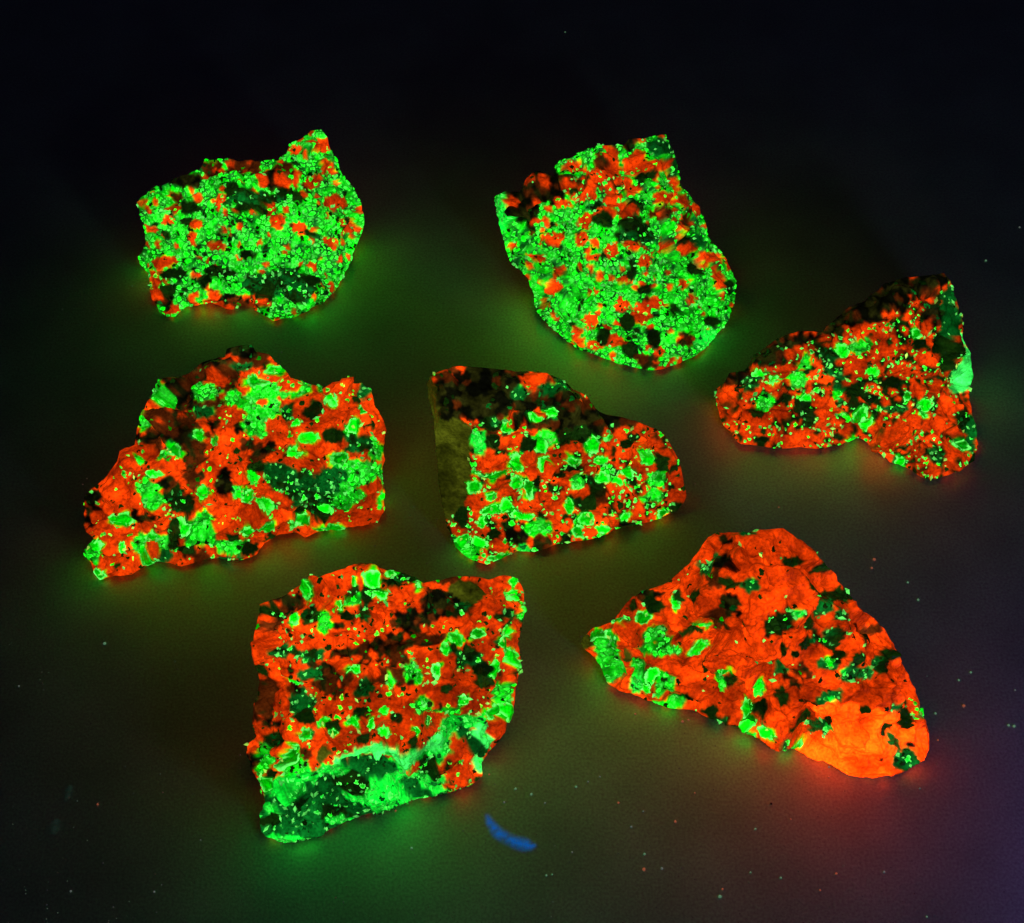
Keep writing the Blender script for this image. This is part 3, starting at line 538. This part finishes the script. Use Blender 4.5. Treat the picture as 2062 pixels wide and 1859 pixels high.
build_rock('squarish orange rock with a hollow glassy green strip along its front edge', C6,
 [(108,1230,3),(110,1170,4),(160,1120,5),(140,1030,7),(150,930,9),(175,880,11),(185,790,13),(170,720,14),(150,620,16),(150,520,17),(165,430,18),(180,340,19),(280,310,20),(360,270,20),(460,215,21),(560,170,22),(680,130,22),(780,95,23),(850,105,23),(930,145,22),(1020,150,22),(1100,180,21),(1150,215,20),(1240,200,20),(1330,180,20),(1440,180,19),(1540,190,18),(1640,165,17),(1710,190,16),(1740,260,15),(1750,380,13),(1730,480,12),(1715,580,10.5),(1725,700,9),(1700,850,7),(1680,960,5.5),(1640,1060,4),(1600,1150,3),(1530,1220,2),(1500,1280,1.5),(1505,1360,1),(1440,1410,1),(1350,1440,1),(1290,1460,1),(1150,1490,1),(1000,1520,1),(880,1560,1),(760,1600,1),(700,1620,1),(620,1660,1),(520,1710,1),(400,1750,1),(300,1745,1),(215,1715,1),(185,1650,1),(180,1590,1.5),(220,1510,3),(195,1450,4),(180,1390,4),(130,1310,3)],
 [(300,420,21),(550,300,23),(800,230,24),(1050,300,23),(950,480,19),(800,600,18),(1200,400,19),(1400,280,20),(1600,300,19),(1650,550,15.5),(1450,500,19),(1200,650,19),(1000,750,19),(600,550,20),(350,600,19),(500,850,16),(300,850,15.5),(750,850,18),(1300,850,17),(1550,850,13),(1550,1000,10.5),(1350,1050,13),(1100,1180,13.5),(850,1230,13.5),(650,1290,13),(450,1390,12),(280,1450,10),(220,1250,9.5),(400,1150,14),(700,1100,16),(1000,1050,16),
  (1180,1260,9),(900,1330,8),(650,1400,7.5),(420,1500,6.5),(1000,1400,4.5),(750,1500,4),(500,1600,3.5),(300,1630,4),(1350,1250,8),(1450,1150,10),(1400,1360,4),(1250,1380,3.5)],
 [(240,370,70,40,'D'),(490,410,70,50,'D'),(850,270,60,45,'D'),(720,260,50,35,'D'),(970,230,50,35,'D'),(700,400,35,25,'D'),(330,505,25,18,'D'),(1500,730,60,35,'D'),(1500,800,60,35,'D'),(1430,620,50,35,'D'),(700,620,22,50,'k'),(630,630,20,20,'k'),(640,480,30,15,'k'),(370,740,30,25,'k'),(380,850,40,25,'k'),(200,720,30,50,'D'),(450,1000,60,40,'D'),(270,1150,80,50,'D'),(780,980,40,30,'D'),(840,1000,35,25,'o'),(990,1010,35,25,'D'),(1290,840,40,25,'D'),(800,1160,40,30,'D'),(630,1070,40,40,'D'),(255,1340,35,30,'D'),(1240,940,18,25,'k'),(450,1220,50,40,'o'),(1070,1130,25,20,'D'),(140,1270,50,50,'k'),(250,1060,60,25,'k'),(1320,600,25,25,'D'),
  (1100,430,130,60,'d'),(1000,590,140,45,'k'),(1080,470,80,40,'k'),(1400,280,120,80,'E'),(1250,330,130,70,'d'),(1050,540,100,50,'d'),(900,600,60,50,'k'),(1100,520,80,30,'o'),(1200,560,100,40,'o'),(600,830,100,60,'o'),(560,740,90,50,'d'),(680,780,80,40,'o'),(820,640,80,70,'o'),(1000,670,70,30,'o'),(1300,400,100,50,'d'),(200,900,50,130,'o'),(190,1000,50,60,'o'),(360,330,90,40,'o'),(220,460,60,40,'o'),(310,300,100,30,'d'),(820,110,60,25,'d'),(1300,195,80,25,'o'),(960,780,120,60,'o'),
  (470,270,32,60,'G'),(560,450,50,60,'G'),(740,210,22,40,'G'),(850,210,45,45,'G'),(960,160,40,25,'G'),(1040,180,80,40,'g'),(1110,240,35,30,'G'),(730,300,60,45,'G'),(900,290,50,30,'G'),(655,350,22,35,'G'),(380,430,35,45,'G'),(790,400,50,40,'g'),(360,620,90,40,'g'),(500,640,60,50,'g'),(480,750,60,40,'s'),(380,800,50,20,'G'),(420,920,90,70,'s'),(740,745,42,32,'G'),(800,840,55,45,'g'),(1070,730,45,60,'G'),(1120,780,22,40,'G'),(960,810,25,45,'G'),(1340,550,45,45,'G'),(1480,510,35,30,'G'),(1280,620,25,40,'G'),(1430,660,90,60,'g'),(1230,740,30,50,'G'),(920,970,32,32,'G'),(1140,940,60,50,'G'),(1290,980,80,35,'G'),(1370,910,30,40,'G'),(740,1040,35,30,'G'),(850,1050,25,32,'G'),(570,1040,50,35,'G'),(920,1100,50,40,'G'),(630,1100,25,22,'G'),(450,1110,50,50,'G'),(380,1240,30,80,'G'),(430,1290,60,45,'G'),(300,1310,35,40,'G'),(190,1250,35,110,'G'),(220,1400,40,50,'G'),(560,1230,35,50,'E'),(1190,1050,20,25,'G'),(1090,1080,20,25,'G'),(1690,210,30,30,'G'),(1690,290,50,40,'G'),(1730,390,30,40,'G'),(1650,500,30,45,'G'),(1620,580,25,60,'G'),(1650,420,60,40,'g'),(1570,720,35,70,'G'),(1640,870,50,80,'G'),(1640,980,40,55,'G'),(1670,650,35,60,'G'),(1560,980,40,60,'G'),(1390,370,60,50,'g'),(1640,760,60,60,'M'),(1720,320,20,60,'M'),
  (430,1600,300,175,'s'),(830,1450,420,150,'s'),(1180,1400,160,90,'s'),(400,1720,200,30,'S'),(700,1620,130,25,'S'),
  (250,1465,45,26,'S'),(310,1430,50,26,'S'),(385,1400,55,24,'S'),(460,1375,55,24,'S'),(530,1350,50,24,'S'),(600,1320,50,26,'S'),(670,1285,50,28,'W'),(740,1250,55,30,'W'),(820,1230,60,32,'W'),(900,1225,60,34,'W'),(990,1215,70,38,'W'),(1080,1210,70,40,'W'),(1170,1195,70,36,'W'),(1250,1165,60,34,'W'),(1310,1110,45,40,'S'),(1360,1060,50,30,'S'),
  (1050,1230,230,38,'S'),(800,1240,60,32,'S'),(1240,1190,80,40,'S'),(1330,1090,60,50,'S'),(1440,1040,90,40,'S'),(1520,1120,40,70,'W'),(1490,1280,22,70,'W'),(1480,1180,60,50,'s'),(1410,1120,60,50,'s'),(600,1350,130,32,'S'),(350,1420,110,25,'S'),(500,1385,70,22,'S'),(880,1440,240,70,'S'),(720,1400,110,60,'D'),(850,1320,150,45,'s'),(560,1470,120,60,'s'),(450,1590,300,110,'s'),(620,1580,90,40,'D'),(250,1560,60,40,'S'),(300,1660,130,60,'s'),(420,1480,40,25,'D'),(240,1620,50,40,'D'),(1000,1350,140,60,'S'),(1180,1310,60,60,'D'),(1100,1300,25,20,'O'),(1230,1400,110,50,'S'),(1000,1490,200,22,'S'),(1340,1320,90,90,'M'),(1440,1350,60,60,'M'),(1350,1400,90,40,'M'),(1580,1100,40,50,'O')],
 'R', 66, hscale=1.75, grain=.0017, rfill=(.34,.60), hrange=120, edge_h=.012)

build_rock('mostly orange triangular rock with dark green spots and a brighter orange tip', C7,
 [(80,680,3),(95,640,5),(150,600,8),(250,560,10),(300,490,12),(350,430,13),(430,390,15),(520,370,16),(600,310,17),(660,250,19),(700,200,20),(720,170,21),(760,110,23),(800,92,24),(900,90,25),(1000,80,26),(1080,70,26),(1160,65,26),(1210,95,25),(1270,140,24),(1340,200,22),(1400,270,20),(1440,310,18),(1450,350,17),(1520,430,15),(1570,500,14),(1650,545,12),(1710,600,11),(1740,670,9.5),(1790,780,8),(1840,870,6.5),(1880,960,5),(1905,1060,3.5),(1935,1150,2),(1938,1250,1),(1915,1310,1),(1840,1340,1),(1770,1380,1),(1680,1395,1),(1570,1398,1),(1500,1375,1),(1420,1330,1),(1380,1310,1),(1320,1300,1),(1240,1250,1),(1160,1220,1),(1060,1205,1),(1000,1170,1),(930,1120,1),(860,1110,1),(760,1075,1),(680,1035,1),(600,1035,1),(500,1010,1),(420,980,1),(350,950,1),(280,930,1),(215,880,1),(190,820,1),(150,760,1.5),(110,720,2)],
 [(250,680,11),(450,500,16),(650,380,20),(850,230,25),(1050,180,28),(1200,220,26),(1100,420,27),(950,580,24),(750,650,17),(500,720,11),(350,850,6),(600,900,7),(850,850,12),(1050,750,19),(1250,600,22),(1450,500,18),(1250,350,24),(1600,650,15),(1700,850,12),(1450,800,17),(1250,850,16),(1100,950,11),(950,1000,6),(1250,1050,9),(1450,1010,13),(1650,1000,12.5),(1600,1150,9),(1800,1100,7),(1400,1170,7),(1550,1280,5),(1750,1280,4),(1250,1180,4)],
 [(1130,580,75,60,'D'),(1190,530,60,35,'g'),(865,255,42,40,'k'),(760,290,55,50,'s'),(800,240,50,30,'s'),(890,370,50,38,'D'),(990,360,55,35,'s'),(1230,235,60,35,'D'),(1380,285,40,25,'D'),(1420,430,150,45,'D'),(1300,400,60,50,'D'),(1350,490,60,40,'s'),(1450,540,60,45,'s'),(1290,570,28,45,'D'),(1380,650,80,35,'g'),(1285,690,32,40,'D'),(1155,715,32,30,'D'),(1230,740,30,25,'D'),(1445,745,35,40,'D'),(1530,770,38,40,'D'),(1580,650,25,55,'D'),(1715,745,48,48,'D'),(1600,840,60,45,'s'),(1510,850,55,50,'s'),(1400,790,60,40,'s'),(1690,810,30,30,'D'),(1105,800,42,45,'D'),(1150,850,35,30,'s'),(890,850,45,38,'D'),(740,820,30,50,'D'),(1150,975,42,55,'D'),(1210,900,40,35,'k'),(1035,1030,40,42,'D'),(1310,1025,32,30,'k'),(1450,955,50,35,'s'),(1370,1000,35,40,'s'),(1595,1035,35,35,'D'),(1730,1140,40,45,'D'),(1820,1080,22,60,'D'),(1790,1290,65,60,'s'),(1760,1210,40,40,'s'),(1330,1170,80,40,'s'),(1390,1140,35,35,'D'),(720,420,30,25,'D'),(470,480,60,40,'D'),(610,430,30,35,'D'),(660,620,60,25,'D'),(360,480,25,35,'D'),(650,970,50,30,'D'),(780,1040,40,22,'D'),(1250,1110,50,30,'D'),(1260,830,50,50,'o'),(820,340,50,50,'o'),(860,480,60,70,'d'),(800,560,60,60,'o'),(900,170,150,22,'O'),(440,430,80,35,'d'),(1740,1020,35,25,'s'),(1430,680,35,35,'D'),(1850,1030,40,60,'M'),(1650,600,60,22,'o'),(1270,290,25,20,'k'),(1660,780,25,25,'s'),(850,130,40,22,'k'),(970,90,60,18,'s'),
  (1080,650,12,12,'k'),(1020,620,10,10,'k'),(1590,577,12,12,'k'),(1330,830,12,12,'k'),(1685,1293,12,12,'k'),(1840,1215,15,15,'k'),(575,665,14,14,'k'),(365,697,12,12,'k'),(800,1000,18,12,'k'),(925,770,14,12,'k'),
  (590,450,30,45,'G'),(420,540,40,40,'G'),(300,570,60,20,'G'),(710,580,50,18,'G'),(460,640,55,50,'G'),(500,710,130,25,'G'),(215,730,60,130,'G'),(230,830,50,60,'G'),(180,630,40,30,'G'),(110,670,35,40,'E'),(325,760,30,32,'E'),(700,720,35,25,'G'),(825,870,30,80,'G'),(880,800,45,15,'G'),(530,900,50,60,'G'),(460,840,40,40,'G'),(370,850,45,60,'G'),(380,900,50,40,'S'),(430,900,30,30,'G'),(1020,935,40,45,'G'),(970,1030,32,50,'G'),(980,1100,40,35,'G'),(560,1005,80,28,'G'),(1080,1125,50,22,'G'),(830,1080,60,20,'g'),(1220,1225,45,20,'G'),(1000,1150,30,20,'G'),(1400,1180,25,20,'S'),(1340,210,30,22,'s'),(1890,1045,20,35,'G'),(1410,780,20,30,'G'),(1220,525,25,20,'S'),(1180,1180,35,30,'g'),
  (1500,1100,190,100,'Y'),(1600,1230,230,170,'Y'),(1430,1250,180,80,'Y'),(1650,1110,130,80,'Y'),(1850,1230,90,110,'Y')],
 'O', 77, dz=.82, omix='OOOOOOOOOOOD', hscale=1.6, grain=.0019, rfill=(.40,.66), hrange=110, dome=.0002)

# ------------------------------------------------------------------ dust, smears and fibre on the table
M_SP = {'green': speck_material('green_dust', (.20, .45, .25), .38), 'orange': speck_material('orange_dust', (.60, .16, .08), .35),
        'pale': speck_material('pale_dust', (.22, .26, .24), .35), 'dark': speck_material('dark_dust', (.004, .003, .003), 0)}
def speck_mesh(kind, s):
    rg = np.random.default_rng(s); ph = []
    t = (1+5**.5)/2
    v = np.array([(-1,t,0),(1,t,0),(-1,-t,0),(1,-t,0),(0,-1,t),(0,1,t),(0,-1,-t),(0,1,-t),(t,0,-1),(t,0,1),(-t,0,-1),(-t,0,1)])/1.9
    f = [(0,11,5),(0,5,1),(0,1,7),(0,7,10),(0,10,11),(1,5,9),(5,11,4),(11,10,2),(10,7,6),(7,1,8),(3,9,4),(3,4,2),(3,2,6),(3,6,8),(3,8,9),(4,9,5),(2,4,11),(6,2,10),(8,6,7),(9,8,1)]
    v = v*rg.uniform(.7, 1.25, (12, 1))*np.array([1, rg.uniform(.7, 1.2), .6]); v[:, 2] -= v[:, 2].min()
    return new_mesh('dust_speck', v, f, M_SP[kind])
SM = {k: [speck_mesh(k, i+3) for i in range(3)] for k in M_SP}
specks = [('green',1985,525,4.2),('pale',2053,458,3.4),('green',211,1296,4.6),('orange',197,1620,3.2),('pale',143,1795,3.0),('pale',311,1796,2.8),('pale',404,1692,2.2),
 ('green',1038,1589,3.4),('green',1070,1600,3.8),('green',1160,1585,3.6),('orange',1245,1617,3.2),('pale',1015,1616,2.8),('pale',1097,1617,2.8),('pale',1295,1634,2.2),('orange',1386,1450,3.2),
 ('orange',1374,1453,4.6),('orange',1279,1438,3.0),('orange',1399,1597,2.4),('green',1298,1720,3.6),('orange',1297,1751,4.8),('pale',1333,1749,3.6),('orange',1455,1791,3.2),('green',1450,1806,4.6),
 ('orange',1360,1655,4.0),('green',1521,1670,3.2),('green',1572,1768,3.0),('orange',1684,1760,3.4),('orange',1651,1793,3.0),('pale',1780,1756,3.2),('green',1511,1757,2.6),('orange',1592,1650,2.6),
 ('orange',1760,1127,5.0),('orange',1755,1144,4.0),('green',1828,1173,3.6),('green',1849,1208,3.6),('green',1955,1354,3.6),('green',1931,1370,3.4),('orange',1941,1422,4.8),('green',1884,1437,3.4),('orange',1889,1491,3.0),
 ('green',2031,1461,3.6),('green',2042,1463,4.2),('orange',1669,1565,2.8),('pale',1669,1545,2.8),('pale',1852,1588,2.4),('green',1866,1846,2.8),('pale',1271,1665,3.0),('green',1100,1763,3.0),('green',1112,1761,2.4),
 ('pale',1152,1716,2.4),('pale',1184,1574,2.4),('pale',1208,1564,2.4),('orange',797,1633,2.8),('green',829,1708,3.2),('orange',985,1560,2.8),('dark',1553,1619,3.4),('green',1138,65,2.4),('orange',1568,1022,2.4),
 ('pale',38,1382,2.6),('pale',2044,1390,2.6)]
PXM = 1/7.1*.001
REG = [(lambda x, y: x < 450 and y > 1500, 'at the front left of the table'), (lambda x, y: x < 450 and y < 1310, 'below the broad slab at left'),
       (lambda x, y: x < 100, 'at the left edge'), (lambda x, y: y < 100, 'at the dark far edge'), (lambda x, y: x > 1900 and y < 600, 'behind the wedge-shaped rock at right'),
       (lambda x, y: 1500 < x < 1700 and y < 1100, 'in front of the wedge-shaped rock'), (lambda x, y: 1700 < x < 1900 and y < 1240, 'above right of the triangular orange rock'),
       (lambda x, y: x > 1870 and y < 1520, 'right of the triangular orange rock'), (lambda x, y: 1600 < x and y < 1700, 'just below the bright orange tip'),
       (lambda x, y: 1600 < x, 'in the front right corner'), (lambda x, y: x < 1000 and y < 1620, 'under the squarish rock'), (lambda x, y: x < 900, 'under the glassy green strip'),
       (lambda x, y: x < 1240 and y < 1660, 'above the blue lint streak'), (lambda x, y: x < 1240, 'below right of the blue lint streak'),
       (lambda x, y: y < 1560, 'under the long front edge of the triangular rock'), (lambda x, y: y < 1700, 'midway between blue lint and orange tip'),
       (lambda x, y: True, 'near the middle of the front edge')]
CN = {'green': 'pale green', 'orange': 'pinkish orange', 'pale': 'dim grey', 'dark': 'tiny black'}
ORD = ['first', 'second', 'third', 'fourth', 'fifth', 'sixth', 'seventh', 'eighth', 'ninth']
regs = [next(t for f, t in REG if f(x, y)) for k, x, y, r in specks]
for i, (k, x, y, r) in enumerate(specks):
    o = link('dust_speck', SM[k][i % 3]); p = at(np.array(x), np.array(y), np.array(.0)); o.location = p
    s = r*PXM*.62; o.scale = (s, s, s); o.rotation_euler = (0, 0, i*1.7)
    same_ = sorted(specks[j][1] for j in range(len(specks)) if specks[j][0] == k and regs[j] == regs[i])
    lb = CN[k]+' dust speck '+regs[i]
    if len(same_) > 1: lb += ', '+ORD[same_.index(x)]+' from left'
    tag(o, lb, 'dust speck', 'dust specks scattered over the table')

# very fine dust nobody could count
rg = np.random.default_rng(5); a, b, c, o_ = [], [], [], 0
for i in range(600):
    x = rg.uniform(0, W); y = H*(1-rg.uniform(0, 1)**1.7*.75); s = rg.uniform(.4, 1.05)*PXM
    p = at(np.array(x), np.array(y), np.array(0.0))
    vv = np.array([(-1, -.6, 0), (1, -.7, 0), (.8, .7, 0), (-.7, .8, 0), (0, 0, 1.1)])*s
    a.append(vv+p); b.append(np.array([(0, 1, 4), (1, 2, 4), (2, 3, 4), (3, 0, 4)])+o_); o_ += 5
    t = rg.choice(3); c.append(np.tile((*((.08, .12, .09), (.14, .06, .05), (.07, .07, .09))[t], .5), (5, 1)))
fd = link('fine_dust', new_mesh('fine_dust', np.concatenate(a), np.concatenate(b), M_GREEN, np.concatenate(c), smooth=False))
tag(fd, 'very fine dust scattered over the dark table', 'dust', kind='stuff')

def smear_material(name, col, glow, scale):
    m, nt, N, L, b = mat(name)
    b.inputs['Base Color'].default_value = (*col, 1); b.inputs['Emission Color'].default_value = (*col, 1)
    b.inputs['Emission Strength'].default_value = glow; b.inputs['Roughness'].default_value = .8
    a = N.new('ShaderNodeAttribute'); a.attribute_name = 'mineral'
    tc = N.new('ShaderNodeTexCoord'); nz = N.new('ShaderNodeTexNoise'); nz.inputs['Scale'].default_value = scale; nz.inputs['Detail'].default_value = 4
    L.new(tc.outputs['Object'], nz.inputs['Vector'])
    mr = N.new('ShaderNodeMapRange'); mr.inputs[1].default_value = .3; mr.inputs[2].default_value = .6; L.new(nz.outputs[0], mr.inputs[0])
    mr.inputs[3].default_value = .12
    mu = N.new('ShaderNodeMath'); mu.operation = 'MULTIPLY'; L.new(a.outputs['Alpha'], mu.inputs[0]); L.new(mr.outputs[0], mu.inputs[1])
    L.new(mu.outputs[0], b.inputs['Alpha'])
    return m
def smear(name, pts, material, label, cat, z=.00015, thick=.00018):
    # pts: photograph x, y, half width in photograph pixels
    P = np.array(pts, float); t = np.linspace(0, len(P)-1, 60); i = np.clip(t.astype(int), 0, len(P)-2); f = (t-i)[:, None]
    f = f*f*(3-2*f)*.4+f*.6
    Q = P[i]*(1-f)+P[i+1]*f
    d = np.gradient(Q[:, :2], axis=0); nn = np.c_[-d[:, 1], d[:, 0]]; nn /= np.linalg.norm(nn, axis=1, keepdims=True)
    K = 15; v, c, fa = [], [], []
    for j in range(60):
        for k in range(K):
            u = k/(K-1)*2-1; q = Q[j, :2]+nn[j]*u*Q[j, 2]
            al = max(0, 1-abs(u))**1.5*.85*min(1, j/8, (59-j)/6)
            p = at(np.array(q[0]), np.array(q[1]), np.array(0.0)); p[2] = z+thick*(1-u*u)
            v.append(p); c.append((1, 1, 1, al))
    for j in range(59):
        for k in range(K-1):
            a0 = j*K+k; fa += [(a0, a0+1, a0+K+1), (a0, a0+K+1, a0+K)]
    v = np.array(v); ctr = v.mean(0); ctr[2] = 0
    o = link(name, new_mesh(name, v-ctr, fa, material, c), None, ctr); tag(o, label, cat); return o
X = lambda x, y, w: (920+x/6.73, 1580+y/6.73, w*1.1/6.73)
smear('lint_smear', [X(400,390,50),X(450,520,75),X(545,650,100),X(690,740,100),X(830,800,105),X(915,815,115),X(1000,835,80),X(1090,825,30)],
      smear_material('blue_lint', (.003, .09, .40), .85, 700), 'short curved streak of glowing blue lint on the table near the front', 'lint')
ms = smear_material('pale_smudge', (.05, .10, .08), .15, 700)
smear('smudge', [(112,1648,6),(114,1658,14),(110,1668,17),(106,1682,8)], ms, 'lower of two faint greenish smudges at the front left of the table', 'smudge')
smear('smudge', [(142,1580,8),(141,1592,13),(137,1603,10),(130,1616,4)], ms, 'upper of two faint greenish smudges at the front left of the table', 'smudge')
